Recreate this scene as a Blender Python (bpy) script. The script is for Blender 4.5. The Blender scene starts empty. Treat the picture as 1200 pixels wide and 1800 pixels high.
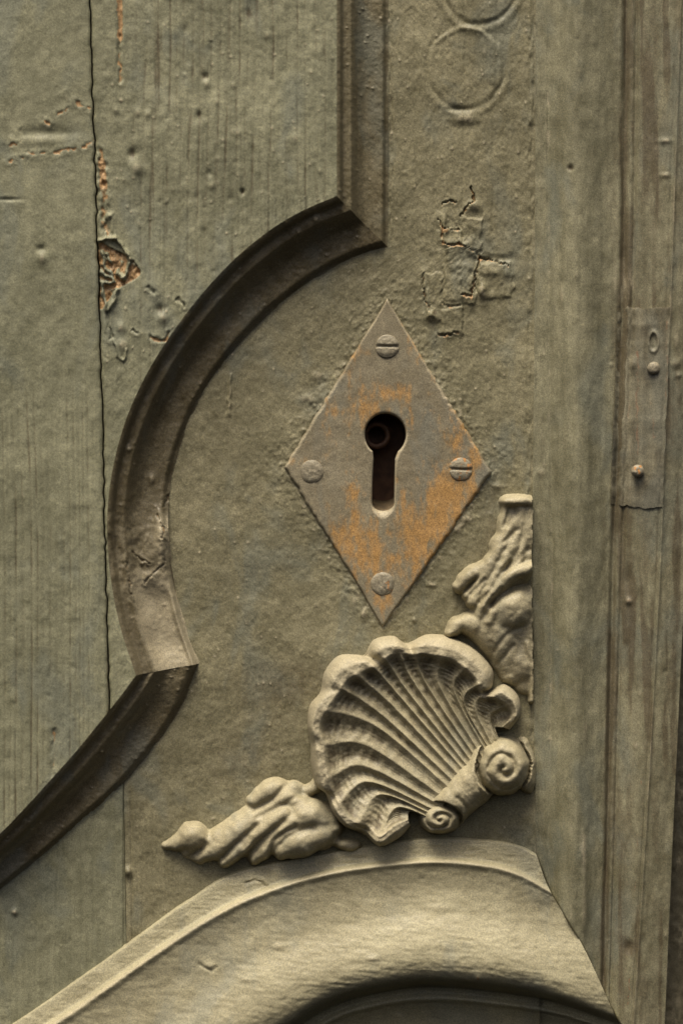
import bpy, math
import numpy as np
R = math.radians
scene = bpy.context.scene
S = 0.0002                      # metres per plan unit: the modelled bit of door is about 24 x 36 cm
ORG = (0.0, 0.0, -0.20)         # base of the door as built

# ------------------------------------------------------------------ camera, sky, sun, exposure
cam_d = bpy.data.cameras.new("camera"); cam = bpy.data.objects.new("camera", cam_d)
scene.collection.objects.link(cam); scene.camera = cam
DIST = 1.25
cam.location = (0, -DIST, 0); cam.rotation_euler = (R(90), 0, 0)
cam_d.sensor_fit = 'VERTICAL'; cam_d.sensor_height = 36; cam_d.sensor_width = 24
cam_d.lens = 36 * DIST / 0.36
cam_d.clip_start = 0.01; cam_d.clip_end = 200
cam_d.dof.use_dof = True; cam_d.dof.focus_distance = DIST - 0.001; cam_d.dof.aperture_fstop = 3.2

world = bpy.data.worlds.new("World"); scene.world = world; world.use_nodes = True
wn = world.node_tree; wn.nodes.clear()
sky = wn.nodes.new("ShaderNodeTexSky"); sky.sky_type = 'NISHITA'; sky.sun_disc = False
SUN_EL, SUN_AZ = 68, -24        # sun high above the street, a little to the left of the camera
sky.sun_elevation = R(SUN_EL); sky.sun_rotation = R(180 + SUN_AZ * -1)
sky.air_density = 1.0; sky.dust_density = 10.0; sky.ozone_density = 0.0
bg = wn.nodes.new("ShaderNodeBackground"); bg.inputs[1].default_value = 0.09
wo = wn.nodes.new("ShaderNodeOutputWorld")
wn.links.new(sky.outputs[0], bg.inputs[0]); wn.links.new(bg.outputs[0], wo.inputs[0])

sun_d = bpy.data.lights.new("sun", 'SUN'); sun = bpy.data.objects.new("sun", sun_d)
scene.collection.objects.link(sun)
sun_d.energy = 3.7; sun_d.angle = R(30); sun_d.color = (1.0, 0.92, 0.76)
el, az = R(SUN_EL), R(SUN_AZ)
from mathutils import Vector
to_sun = Vector((math.sin(az) * math.cos(el), -math.cos(az) * math.cos(el), math.sin(el)))
sun.rotation_euler = to_sun.to_track_quat('Z', 'Y').to_euler()
sun.location = to_sun * 3

vs = scene.view_settings
vs.view_transform = 'Standard'; vs.look = 'None'; vs.gamma = 1; vs.use_curve_mapping = False
vs.exposure = 0.46

# ------------------------------------------------------------------ numeric helpers
def _hash(ix, iy, seed):
    h = (ix.astype(np.int64) * 374761393 + iy.astype(np.int64) * 668265263 + seed * 1442695041) & 0xffffffff
    h = ((h ^ (h >> 13)) * 1274126177) & 0xffffffff
    h = h ^ (h >> 16)
    return (h & 0xffff) / 65535.0

def vn(x, y, seed=0):
    """value noise, -1..1"""
    xf, yf = np.floor(x), np.floor(y)
    u, v = x - xf, y - yf
    u = u * u * u * (u * (u * 6 - 15) + 10); v = v * v * v * (v * (v * 6 - 15) + 10)
    ix, iy = xf.astype(np.int64), yf.astype(np.int64)
    a, b = _hash(ix, iy, seed), _hash(ix + 1, iy, seed)
    c, d = _hash(ix, iy + 1, seed), _hash(ix + 1, iy + 1, seed)
    return 2 * ((a * (1 - u) + b * u) * (1 - v) + (c * (1 - u) + d * u) * v) - 1

def fbm(x, y, seed=0, n=3, gain=0.5):
    s, a = 0, 1.0
    for k in range(n):
        s = s + a * vn(x * 2.03 ** k + 17 * k, y * 2.03 ** k - 9 * k, seed + k * 31); a *= gain
    return s

def sst(a, b, x):
    t = np.clip((x - a) / (b - a), 0, 1); return t * t * (3 - 2 * t)

def spline(pts, n, closed=False):
    """Catmull-Rom through pts, n samples evenly spaced in the point index"""
    P = np.array(pts, float); m = len(P)
    s = np.linspace(0, m - 1, n); i = np.minimum(s.astype(int), m - 2); t = (s - i)[:, None]
    Pm = np.vstack([2 * P[0] - P[1], P, 2 * P[-1] - P[-2]])
    p0, p1, p2, p3 = Pm[i], Pm[i + 1], Pm[i + 2], Pm[i + 3]
    return 0.5 * ((2 * p1) + (-p0 + p2) * t + (2 * p0 - 5 * p1 + 4 * p2 - p3) * t ** 2 + (-p0 + 3 * p1 - 3 * p2 + p3) * t ** 3)

def smooth_interp(x, xs, ys):
    """monotone-ish cubic interpolation of a profile"""
    xs, ys = np.array(xs, float), np.array(ys, float)
    d = np.diff(ys) / np.diff(xs); m = np.zeros_like(ys)
    m[1:-1] = np.where(d[:-1] * d[1:] > 0, 2 * d[:-1] * d[1:] / (d[:-1] + d[1:] + 1e-12), 0)
    m[0], m[-1] = d[0], d[-1]
    x = np.clip(x, xs[0], xs[-1]); i = np.clip(np.searchsorted(xs, x, side='right') - 1, 0, len(xs) - 2)
    h = xs[i + 1] - xs[i]; t = (x - xs[i]) / h
    return ((2 * t ** 3 - 3 * t ** 2 + 1) * ys[i] + (t ** 3 - 2 * t ** 2 + t) * h * m[i]
            + (-2 * t ** 3 + 3 * t ** 2) * ys[i + 1] + (t ** 3 - t ** 2) * h * m[i + 1])

def polydist(X, Y, pts, radii=None):
    """distance to a polyline; also interpolated radius"""
    P = np.array(pts, float)
    if radii is None: radii = [1] * len(P)
    best = np.full(X.shape, 1e9); rad = np.full(X.shape, float(radii[0])); q = np.full(X.shape, 1e9); side = np.zeros(X.shape)
    for k in range(len(P) - 1):
        ax, ay = P[k]; bx, by = P[k + 1]; dx, dy = bx - ax, by - ay; L2 = dx * dx + dy * dy + 1e-9
        t = np.clip(((X - ax) * dx + (Y - ay) * dy) / L2, 0, 1)
        d = np.hypot(X - ax - t * dx, Y - ay - t * dy)
        r = radii[k] * (1 - t) + radii[k + 1] * t
        m = d / r < q
        best = np.where(m, d, best); rad = np.where(m, r, rad); q = np.where(m, d / r, q)
    return best, rad, q

def local(X, Y, pts, pad):
    P = np.array(pts, float)
    return (X > P[:, 0].min() - pad) & (X < P[:, 0].max() + pad) & (Y > P[:, 1].min() - pad) & (Y < P[:, 1].max() + pad)

def add_line(A, X, Y, pts, w, amp, wob=0.0, seed=1):
    """add amp * gaussian(distance to polyline / w) to array A"""
    m = local(X, Y, pts, w * 4 + 6)
    if not m.any(): return
    x, y = X[m], Y[m]
    if wob: x = x + wob * vn(x / 9, y / 9, seed); y = y + wob * vn(x / 8 + 5, y / 8, seed + 3)
    d, _, _ = polydist(x, y, pts)
    A[m] += amp * np.exp(-(d / w) ** 2)

def blob(X, Y, cx, cy, rx, ry=None):
    ry = ry or rx
    return np.exp(-(((X - cx) / rx) ** 2 + ((Y - cy) / ry) ** 2))

# ------------------------------------------------------------------ materials
def nd(nt, typ, **kw):
    n = nt.nodes.new(typ)
    for k, v in kw.items(): setattr(n, k, v)
    return n

def mathn(nt, op, a, b=None, clamp=False):
    n = nd(nt, "ShaderNodeMath", operation=op); n.use_clamp = clamp
    for i, v in enumerate((a, b)):
        if v is None: continue
        if isinstance(v, (int, float)): n.inputs[i].default_value = v
        else: nt.links.new(v, n.inputs[i])
    return n.outputs[0]

def noise(nt, vec, scale, detail=3, rough=0.55, dist=0.0):
    n = nd(nt, "ShaderNodeTexNoise"); n.inputs['Scale'].default_value = scale
    n.inputs['Detail'].default_value = detail; n.inputs['Roughness'].default_value = rough
    n.inputs['Distortion'].default_value = dist
    nt.links.new(vec, n.inputs['Vector']); return n.outputs['Fac']

def ramp(nt, fac, stops):
    n = nd(nt, "ShaderNodeValToRGB"); e = n.color_ramp.elements
    while len(e) < len(stops): e.new(0.5)
    for i, (p, c) in enumerate(stops):
        e[i].position = p; e[i].color = (*c, 1) if len(c) == 3 else c
    nt.links.new(fac, n.inputs[0]); return n.outputs[0]

def mix(nt, fac, a, b, mode='MIX'):
    n = nd(nt, "ShaderNodeMix", data_type='RGBA', blend_type=mode)
    for i, v in ((0, fac), (6, a), (7, b)):
        if isinstance(v, (int, float)): n.inputs[i].default_value = v
        elif isinstance(v, tuple): n.inputs[i].default_value = (*v, 1)
        else: nt.links.new(v, n.inputs[i])
    return n.outputs[2]

def maprange(nt, v, a, b, c=0.0, d=1.0):
    n = nd(nt, "ShaderNodeMapRange"); n.interpolation_type = 'SMOOTHSTEP'
    for i, q in enumerate((v, a, b, c, d)):
        if isinstance(q, (int, float)): n.inputs[i].default_value = q
        else: nt.links.new(q, n.inputs[i])
    return n.outputs[0]

def paint(name, dark, mid, light, grain=1.0, con=.13, rough=0.55, bump=0.35, wearcol=((0.22, 0.135, 0.062), (0.37, 0.24, 0.12)), tint=(0.13, 0.143, 0.118), soft=(.42, .56), wmix=1.0):
    m = bpy.data.materials.new(name); m.use_nodes = True; nt = m.node_tree
    p = nt.nodes["Principled BSDF"]
    tc = nd(nt, "ShaderNodeTexCoord").outputs['Object']
    def sc(x, y, z):
        mp = nd(nt, "ShaderNodeMapping"); mp.inputs['Scale'].default_value = (x, y, z)
        nt.links.new(tc, mp.inputs[0]); return mp.outputs[0]
    def att(nm):
        return nd(nt, "ShaderNodeAttribute", attribute_name=nm).outputs['Fac']
    big = noise(nt, tc, 22, 4, 0.6, 0.4)
    streak = noise(nt, sc(1, 1, .12), 260, 4, 0.6)
    fine = noise(nt, tc, 1500, 3, 0.7)
    med = noise(nt, tc, 170, 4, 0.62)
    f = mathn(nt, 'ADD', mathn(nt, 'MULTIPLY', big, .40), mathn(nt, 'MULTIPLY', streak, .22 * grain))
    f = mathn(nt, 'ADD', f, mathn(nt, 'MULTIPLY', med, .25))
    f = mathn(nt, 'ADD', f, mathn(nt, 'MULTIPLY', fine, .38 - .22 * grain + .0))
    col = ramp(nt, f, [(.51 - con, dark), (.51, mid), (.51 + con, light)])
    # cooler, bluer patches of the older coat
    t2 = maprange(nt, noise(nt, sc(1, 1, .5), 48, 3, 0.6, 0.6), .50, .66)
    col = mix(nt, mathn(nt, 'MULTIPLY', t2, .45), col, tint)
    # grime and painted shade, pale rubbed paint and painted light, bare wood from the vertex masks, edges broken by noise
    brk = mathn(nt, 'SUBTRACT', noise(nt, sc(1, 1, .45), 620, 4, .7), .5)
    dm = mathn(nt, 'ADD', att('dirt_shade'), mathn(nt, 'MULTIPLY', brk, .8))
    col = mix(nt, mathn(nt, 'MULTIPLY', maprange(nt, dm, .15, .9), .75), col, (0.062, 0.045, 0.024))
    pm = mathn(nt, 'ADD', att('pale'), mathn(nt, 'MULTIPLY', brk, .9))
    col = mix(nt, mathn(nt, 'MULTIPLY', maprange(nt, pm, .2, 1.0), .75), col, (0.33, 0.29, 0.20))
    wm = mathn(nt, 'ADD', att('wear'), mathn(nt, 'MULTIPLY', brk, 1.1))
    wmask = mathn(nt, 'MULTIPLY', maprange(nt, wm, soft[0], soft[1]), wmix)
    wc = ramp(nt, fine, [(.35, wearcol[0]), (.65, wearcol[1])])
    col = mix(nt, wmask, col, wc)
    # fine light and dark specks
    sp = noise(nt, tc, 2300, 2, .8)
    col = mix(nt, 1.0, col, ramp(nt, sp, [(.34, (.70, .70, .70)), (.5, (1, 1, 1)), (.67, (1.38, 1.35, 1.28))]), 'MULTIPLY')
    nt.links.new(col, p.inputs['Base Color'])
    rg = maprange(nt, med, .3, .7, rough - .08, rough + .14)
    nt.links.new(rg, p.inputs['Roughness'])
    p.inputs['Specular IOR Level'].default_value = 0.35
    b1 = nd(nt, "ShaderNodeBump"); b1.inputs['Strength'].default_value = bump; b1.inputs['Distance'].default_value = 0.0009
    hh = mathn(nt, 'ADD', mathn(nt, 'MULTIPLY', noise(nt, tc, 900, 4, .7), .36), mathn(nt, 'MULTIPLY', streak, .5 * grain))
    hh = mathn(nt, 'ADD', hh, mathn(nt, 'MULTIPLY', fine, .16))
    hh = mathn(nt, 'SUBTRACT', hh, mathn(nt, 'MULTIPLY', wmask, .25))
    nt.links.new(hh, b1.inputs['Height']); nt.links.new(b1.outputs[0], p.inputs['Normal'])
    return m

M_board = paint("weathered_green_grey_paint", (.121, .120, .074), (.172, .170, .109), (.243, .238, .154), grain=1.0)
M_field = paint("dusty_khaki_paint", (.104, .094, .053), (.161, .147, .088), (.236, .214, .131), grain=.25, bump=.27)
M_mould = paint("glossy_brown_green_paint", (.085, .070, .038), (.135, .116, .068), (.19, .165, .10), grain=.2, rough=.42, bump=.16)
M_run = paint("shaded_brown_moulding_paint", (.058, .046, .024), (.092, .076, .044), (.135, .116, .072), grain=.2, rough=.40, bump=.16, tint=(.10, .108, .095))  # darker copy of the moulding paint; curved runs' shade put into the colour
M_edge = paint("streaked_olive_paint", con=.10, dark=(.108, .101, .060), mid=(.164, .155, .098), light=(.238, .224, .145), grain=1.1, bump=.3, wearcol=((.20, .09, .05), (.27, .15, .08)))
M_carve = paint("pale_khaki_carving_paint", (.195, .171, .105), (.268, .237, .152), (.335, .300, .198), grain=.1, bump=.22, tint=(.19, .19, .15))
M_arch = paint("pale_arch_moulding_paint", (.205, .185, .117), (.275, .251, .162), (.34, .313, .208), grain=.1, rough=.5, bump=.2, tint=(.18, .185, .15))
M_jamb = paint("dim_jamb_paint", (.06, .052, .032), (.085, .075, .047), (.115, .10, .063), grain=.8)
M_plate = paint("painted_iron_plate", (.145, .122, .078), (.19, .165, .11), (.25, .22, .15), grain=.15, rough=.5, bump=.16, soft=(.22, .72), wmix=.85,
                wearcol=((.27, .15, .05), (.43, .245, .08)), tint=(.145, .155, .135))
M_screw = paint("painted_screw_metal", (.165, .145, .10), (.215, .19, .135), (.26, .235, .17), grain=.0, rough=.5, bump=.15, wearcol=((.28, .13, .04), (.42, .20, .06)))
M_strap = paint("painted_strap_iron", (.085, .074, .048), (.13, .118, .078), (.19, .175, .12), con=.07, grain=1.5, rough=.55, tint=(.11,.115,.095), bump=.25, wearcol=((.20, .085, .045), (.26, .12, .065)), soft=(.3, .8), wmix=.7)

def simple(name, c, rough, metal=0.0):
    m = bpy.data.materials.new(name); m.use_nodes = True; nt = m.node_tree; p = nt.nodes["Principled BSDF"]
    tc = nd(nt, "ShaderNodeTexCoord").outputs['Object']
    n = noise(nt, tc, 400, 4)
    col = ramp(nt, n, [(.3, tuple(v * .6 for v in c)), (.7, tuple(v * 1.3 for v in c))])
    nt.links.new(col, p.inputs['Base Color']); p.inputs['Roughness'].default_value = rough; p.inputs['Metallic'].default_value = metal
    b = nd(nt, "ShaderNodeBump"); b.inputs['Strength'].default_value = .3; b.inputs['Distance'].default_value = .0005
    nt.links.new(n, b.inputs['Height']); nt.links.new(b.outputs[0], p.inputs['Normal'])
    return m
M_lockwood = simple("raw_wood_in_keyhole", (.10, .07, .035), .8)
M_lockiron = simple("rusty_lock_iron", (.10, .05, .025), .6, .3)
M_core = simple("old_door_core_wood", (.06, .045, .03), .9)
M_brass = simple("rubbed_brass_edge", (.50, .42, .28), .4)

# ------------------------------------------------------------------ object helpers
def tag(o, label=None, cat=None, group=None, kind=None):
    if label: o['label'] = label
    if cat: o['category'] = cat
    if group: o['group'] = group
    if kind: o['kind'] = kind

def empty(name, x, y, z):
    o = bpy.data.objects.new(name, None); scene.collection.objects.link(o); o.location = (x, y, z); o.empty_display_size = .02
    return o

def mesh_obj(name, V, F, mat, parent=None, attrs=None, smooth=True, base=ORG, loc=None):
    """V in world metres; stored relative to base"""
    V = np.asarray(V, np.float64) - np.array(base)
    me = bpy.data.meshes.new(name)
    if isinstance(F, np.ndarray):
        nf = len(F); k = F.shape[1]
        me.vertices.add(len(V)); me.vertices.foreach_set('co', V.astype(np.float32).ravel())
        me.loops.add(nf * k); me.loops.foreach_set('vertex_index', F.astype(np.int32).ravel())
        me.polygons.add(nf); me.polygons.foreach_set('loop_start', np.arange(0, nf * k, k, dtype=np.int32))
        me.polygons.foreach_set('loop_total', np.full(nf, k, np.int32))
    else:
        me.from_pydata([tuple(v) for v in V], [], F)
    me.update(calc_edges=True); me.validate()
    me.polygons.foreach_set('use_smooth', np.full(len(me.polygons), smooth, bool))
    for nm, A in (attrs or {}).items():
        a = me.attributes.new(nm, 'FLOAT', 'POINT'); a.data.foreach_set('value', np.asarray(A, np.float32).ravel())
    me.materials.append(mat)
    o = bpy.data.objects.new(name, me); scene.collection.objects.link(o)
    if parent: o.parent = parent
    elif loc is None: o.location = base
    if loc is not None: o.location = loc
    return o

def W(X, Y, H):
    """plan coordinates (x right, y down, h out of the door) to world"""
    return np.stack([(X - 600) * S, -H * S, (900 - Y) * S], -1)

def grid_faces(n, m, keep=None):
    i, j = np.meshgrid(np.arange(n - 1), np.arange(m - 1), indexing='ij')
    a = i * m + j
    F = np.stack([a, a + m, a + m + 1, a + 1], -1).reshape(-1, 4)
    if keep is not None:
        k = keep[:-1, :-1] & keep[1:, :-1] & keep[1:, 1:] & keep[:-1, 1:]
        F = F[k.ravel()]
    return F

def sheet(name, X, Y, H, mat, parent, attrs, keep=None, skirt=70, sides='LRTB'):
    """grid surface with real side walls reaching 'skirt' below"""
    n, m = X.shape
    V = [W(X, Y, H).reshape(-1, 3)]; F = [grid_faces(n, m, keep)]
    A = {k: [attrs.get(k, np.zeros_like(X)).ravel()] for k in ('wear', 'dirt_shade', 'pale')}
    off = n * m
    edges = {'L': (slice(None), 0, False), 'R': (slice(None), m - 1, True), 'T': (0, slice(None), True), 'B': (n - 1, slice(None), False)}
    for s in sides:
        r, c, flip = edges[s]
        x, y, h = X[r, c], Y[r, c], H[r, c]; q = len(x)
        V.append(W(x, y, h)); V.append(W(x, y, np.full(q, -float(skirt))))
        a = off + np.arange(q - 1)
        f = np.stack([a, a + 1, a + q + 1, a + q], -1)
        F.append(f[:, ::-1] if not flip else f)
        for k in A: A[k].append(attrs.get(k, np.zeros_like(X))[r, c]); A[k].append(attrs.get(k, np.zeros_like(X))[r, c])
        off += 2 * q
    V = np.vstack(V); F = np.vstack(F)
    if keep is not None:                                   # drop unused points
        used = np.zeros(len(V), bool); used[F.ravel()] = True
        idx = np.cumsum(used) - 1; V = V[used]; F = idx[F]
        AA = {k: np.concatenate(v)[used] for k, v in A.items()}
    else: AA = {k: np.concatenate(v) for k, v in A.items()}
    return mesh_obj(name, V, F, mat, parent, AA)

def rows(fl, fr, y0, y1, step, nx):
    ys = np.arange(y0, y1 + step, step); u = np.linspace(0, 1, nx)
    Y = np.repeat(ys[:, None], nx, 1); l, r = fl(ys)[:, None], fr(ys)[:, None]
    return l + (r - l) * u[None, :], Y

# ------------------------------------------------------------------ plan curves
OUT = [(592, 350), (530, 377), (470, 414), (410, 464), (355, 524), (305, 590), (264, 656), (230, 728), (208, 800), (196, 870), (193, 940), (200, 1020), (216, 1100), (243, 1184)]
INN = [(681, 434), (630, 450), (570, 480), (503, 527), (444, 580), (393, 640), (352, 702), (323, 768), (304, 830), (297, 885), (298, 945), (308, 1015), (325, 1092), (352, 1166)]
OUT2 = [(243, 1184), (215, 1222), (180, 1266), (140, 1315), (100, 1360), (50, 1415), (0, 1466), (-70, 1525)]
INN2 = [(352, 1166), (332, 1222), (300, 1278), (262, 1330), (215, 1382), (160, 1437), (0, 1566), (-70, 1610)]
INN2 = [(352, 1166), (328, 1225), (296, 1280), (258, 1330), (212, 1382), (150, 1438), (75, 1503), (-10, 1572)]
o1, o2 = spline(OUT, 400), spline(OUT2, 300)
oy = np.concatenate([[-80, 349], o1[:, 1], o2[1:, 1]]); ox = np.concatenate([[592, 592], o1[:, 0], o2[1:, 0]])
def x_out(y): return np.interp(y, oy, ox)                    # edge of the raised boards
def x_crack(y): return np.interp(y, [-80, 0, 100, 250, 430, 560, 700, 900, 1240, 1500, 1860], [160, 163, 165, 170, 176, 180, 183, 188, 196, 208, 222]) \
        + 1.6 * vn(y / 17, y * 0, 5) + .7 * vn(y / 9, y * 0, 6)

def specks(H, pale, X, Y, n, box, seed):
    rng = np.random.RandomState(seed)
    for _ in range(n):
        x, y = rng.uniform(box[0], box[2]), rng.uniform(box[1], box[3]); r_ = rng.uniform(1.3, 2.6)
        m = (abs(X - x) < 8) & (abs(Y - y) < 8)
        if m.any(): g = blob(X[m], Y[m], x, y, r_, r_); H[m] += 1.2 * g; pale[m] += 1.1 * g
door = empty('carved_door', *ORG)
tag(door, 'old carved wooden door in peeling grey green paint with a keyhole plate and shell', 'door', kind='thing')

BH = 64.0    # how far the raised boards stand above the sunk field

def grain_lines(X, Y, sp, amt, seed):
    ph = X / sp + .6 * vn(X / 90, Y / 520, seed) + .7 * vn(X / 33, Y * 0, seed + 2) + .10 * vn(X / 20, Y / 90, seed + 1)
    k = np.floor(ph); fr = ph - k
    dep = .35 + .65 * _hash(k, k * 0, seed + 9)
    wv = .62 + .38 * vn(k * 3.1, Y / 45, seed + 4)
    return -amt * dep * wv * np.exp(-((fr - .5) / .17) ** 2)

def dimples(H, pale, dirt_shade, X, Y, n, box, seed, size=(3, 6), amp=3.0):
    amp *= .45; n = int(n * .35)
    rng = np.random.RandomState(seed)
    for _ in range(n):
        x, y = rng.uniform(box[0], box[2]), rng.uniform(box[1], box[3]); r = rng.uniform(*size); s = rng.choice([-1, 1], p=[.6, .4])
        m = (abs(X - x) < 4 * r) & (abs(Y - y) < 4 * r)
        if not m.any(): continue
        g = blob(X[m], Y[m], x, y, r, r * rng.uniform(.8, 1.8))
        H[m] += s * amp * g
        if s > 0: pale[m] += .5 * g

def crack_patch(H, wear, X, Y, lines, w=2.6, dep=5, lip=1.8, wr=.35):
    X = X + 2.4 * fbm(X / 6, Y / 6, 77, 2); Y = Y + 2.4 * fbm(X / 6 + 9, Y / 6, 78, 2)
    for k, ln in enumerate(lines):
        add_line(H, X, Y, ln, w * 4.5, lip); add_line(H, X, Y, ln, w, -dep * (1 if k % 3 else .6))
        if wr: add_line(wear, X, Y, [(a, b + 2) for a, b in ln], w * 2.2, wr)

# ------------------------------------------------------------------ raised boards
def left_board():
    X, Y = rows(lambda y: y * 0 - 70, lambda y: np.minimum(x_crack(y) - 1.4, x_out(y)), -70, 1519, 2.0, 130)
    H = BH + 1.4 * fbm(X / 90, Y / 160, 3) + .5 * fbm(X / 14, Y / 18, 4)
    low = sst(560, 800, Y)
    gl = grain_lines(X, Y, 10.5, 1.0, 21) * (low * .9 + .06) + .5 * grain_lines(X, Y, 5.5, 1.0, 22) * (.15 + .6 * low)
    H += gl * 2.2
    wear, dirt_shade, pale = np.zeros_like(X), np.clip(-gl, 0, 1) * .95, np.zeros_like(X)
    # flaked paint reaching in from the crack
    Xw, Yw = X + 3 * fbm(X / 5, Y / 5, 61, 2), Y + 3 * fbm(X / 5, Y / 5, 62, 2)
    fl = [[(120, 172), (136, 182), (150, 196), (163, 200)], [(80, 218), (92, 226)], [(28, 252), (36, 240), (44, 236)], [(26, 262), (42, 256)],
          [(98, 276), (120, 270), (150, 266), (168, 254)], [(40, 282), (60, 276), (86, 274)], [(20, 292), (30, 288)], [(88, 222), (130, 192)]]
    for k, ln in enumerate(fl):
        m_ = np.clip(.9 + 1.2 * vn(X / 9, Y / 9, 63), 0, 1.3); l_ = np.zeros_like(X); add_line(l_, Xw, Yw, ln, 3.6, 1); l_ *= m_; add_line(H, Xw, Yw, ln, 7, 1.6); H -= 2.0 * l_; wear += .66 * l_
        add_line(pale, X, Y, [(a, b + 5) for a, b in ln], 4, .35, 4, 60 + k)
    H += -3 * blob(X, Y, 85, 240, 50, 9) + 1.5 * blob(X, Y, 80, 255, 50, 9)
    H += -3 * blob(X, Y, 22, 356, 20, 3) - 4 * blob(X, Y, 78, 442, 8, 6) + 4 * blob(X, Y, 80, 458, 8, 10)
    pale += .7 * blob(X, Y, 80, 458, 5, 10)
    add_line(wear, X, Y, [(102, 1282), (101, 1310), (98, 1358)], 4, .42, 2, 8); add_line(H, X, Y, [(102, 1282), (98, 1358)], 5, -3, 2, 8)
    dimples(H, pale, dirt_shade, X, Y, 90, (-60, -40, 190, 1480), 7, (2, 4), 2.0)
    e = x_crack(Y) - X
    H -= 4 * np.exp(-(e / 3) ** 2); wear += .30 * np.exp(-(e / 3) ** 2) * (vn(Y / 40, Y * 0, 3) > .3); dirt_shade += .5 * np.exp(-(e / 2.5) ** 2)
    sheet('board', X, Y, H, M_board, door, dict(wear=wear, dirt_shade=dirt_shade, pale=pale))['label'] = 'smoother flat board left of the long crack'

def centre_board():
    X, Y = rows(lambda y: x_crack(y) + 1.4, lambda y: np.maximum(x_out(y), x_crack(y) + 2.4), -70, 1243, 2.0, 215)
    H = BH + 1.5 * fbm(X / 80, Y / 130, 13) + .6 * fbm(X / 12, Y / 16, 14)
    g = sst(205, 260, X) * (.55 + .45 * sst(560, 300, Y))
    gl = .8 * grain_lines(X, Y, 15, 1.0, 31) * g + .6 * grain_lines(X, Y, 7, 1.0, 32) * (.25 + .75 * g)
    H += gl * 2.2
    wear, dirt_shade, pale = np.zeros_like(X), np.zeros_like(X), np.zeros_like(X)
    dirt_shade += np.clip(-gl, 0, 1) * 1.0
    # rusty streak at the top and the torn knot beside the crack
    for ln, w, a in (([(213, -20), (216, 40), (216, 70)], 5, .75), ([(216, 70), (214, 110), (218, 150)], 3.5, .55), ([(181, 270), (184, 300), (188, 330)], 5, .55),
                     ([(190, 330), (188, 380), (194, 420)], 6, .30), ([(196, 520), (194, 560), (200, 600)], 3.0, .35), ([(266, 510), (276, 516)], 5, .40),
                     ([(268, 596), (282, 604), (294, 600), (298, 590)], 3.5, .62), ([(316, 530), (326, 540)], 4, .35), ([(240, 585), (246, 588)], 3, .4)):
        add_line(H, X, Y, ln, w * 2, 2.5, 3, 80); add_line(H, X, Y, ln, w, -5, 3, 80); add_line(wear, X, Y, ln, w * 1.3, a, 3, 80)
    tri = sst(188, 176, X) * 0
    knot = ((X < 181 + 50 * sst(425, 462, Y) * sst(520, 480, Y) + 26 * sst(440, 500, Y) * sst(560, 505, Y)) & (Y > 424) & (Y < 548)).astype(float)
    knot = knot * sst(424, 432, Y)
    rough_n = fbm(X / 6, Y / 7, 90, 3)
    H += knot * (-4 + 2.2 * rough_n)
    wear += knot * (.70 + .2 * vn(X / 9, Y / 12, 91)); dirt_shade += knot * .10 * (rough_n > .3)
    # curled skins of paint around and in the hole
    lips = [[(177, 430), (190, 424), (208, 424)], [(208, 424), (226, 446), (233, 462)], [(233, 462), (226, 484), (222, 494)], [(222, 494), (212, 486), (210, 480)],
            [(180, 498), (196, 502), (206, 498)], [(184, 448), (190, 458), (186, 470), (194, 480), (202, 486)], [(182, 480), (190, 490), (204, 494)], [(194, 450), (198, 466)],
            [(210, 512), (206, 530), (198, 548)], [(184, 505), (188, 530), (192, 548)]]
    for k, ln in enumerate(lips): add_line(H, X, Y, ln, 3.2, 7.0, 2, 100 + k); add_line(wear, X, Y, ln, 3.0, -.6, 2, 100 + k); add_line(pale, X, Y, ln, 2.6, .25, 2, 100)
    v = (np.abs(X - (184 + (Y - 330) * .12)) < 16) & (Y > 285) & (Y < 424)
    v = v * sst(17, 8, np.abs(X - (184 + (Y - 330) * .12)) + 5 * vn(X / 9, Y / 13, 97)); H += v * 2.4 * fbm(X / 6, Y / 11, 95, 3) ; dirt_shade += v * .25 * (fbm(X / 6, Y / 10, 96, 2) > .1); wear += v * .18
    # dents, blisters and nail marks
    for x, y, r, d in ((364, 142, 5, -6), (366, 156, 7, 4), (352, 208, 5, -5), (350, 216, 6, -4), (384, 186, 6, 3), (236, 276, 8, -8), (244, 302, 12, 7), (371, 310, 5, -4), (374, 332, 6, 4),
                       (428, 343, 4, -8), (285, 548, 8, -8), (290, 562, 10, 6), (296, 360, 3, 3), (440, 32, 10, -5), (222, 610, 12, 5), (218, 580, 8, 5), (263, 208, 5, 3), (208, 202, 5, 4),
                       (246, 205, 6, 4), (500, 130, 9, -3), (520, 250, 8, 3), (470, 70, 7, 3), (330, 60, 7, -3), (420, 240, 6, 3)):
        d = d * .62; H += d * blob(X, Y, x, y, r, r * 1.2)
        if d > 0: pale += .6 * blob(X, Y, x, y, r * .8, r)
        if d < -3: dirt_shade += .7 * blob(X, Y, x, y, r * .8, r)
    add_line(H, X, Y, [(204, 600), (212, 628), (222, 636), (226, 618)], 2.5, 3, 2, 7)
    dimples(H, pale, dirt_shade, X, Y, 150, (200, -40, 590, 620), 8, (2, 5), 2.2)
    specks(H, pale, X, Y, 120, (190, -40, 590, 700), 92)
    e = X - x_crack(Y)
    H -= 6 * np.exp(-(e / 3.5) ** 2); dirt_shade += .6 * np.exp(-(e / 2.5) ** 2)
    sheet('board', X, Y, H, M_board, door, dict(wear=wear, dirt_shade=dirt_shade, pale=pale))['label'] = 'grained board right of the long crack with a torn orange knot'
left_board(); centre_board()

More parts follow.
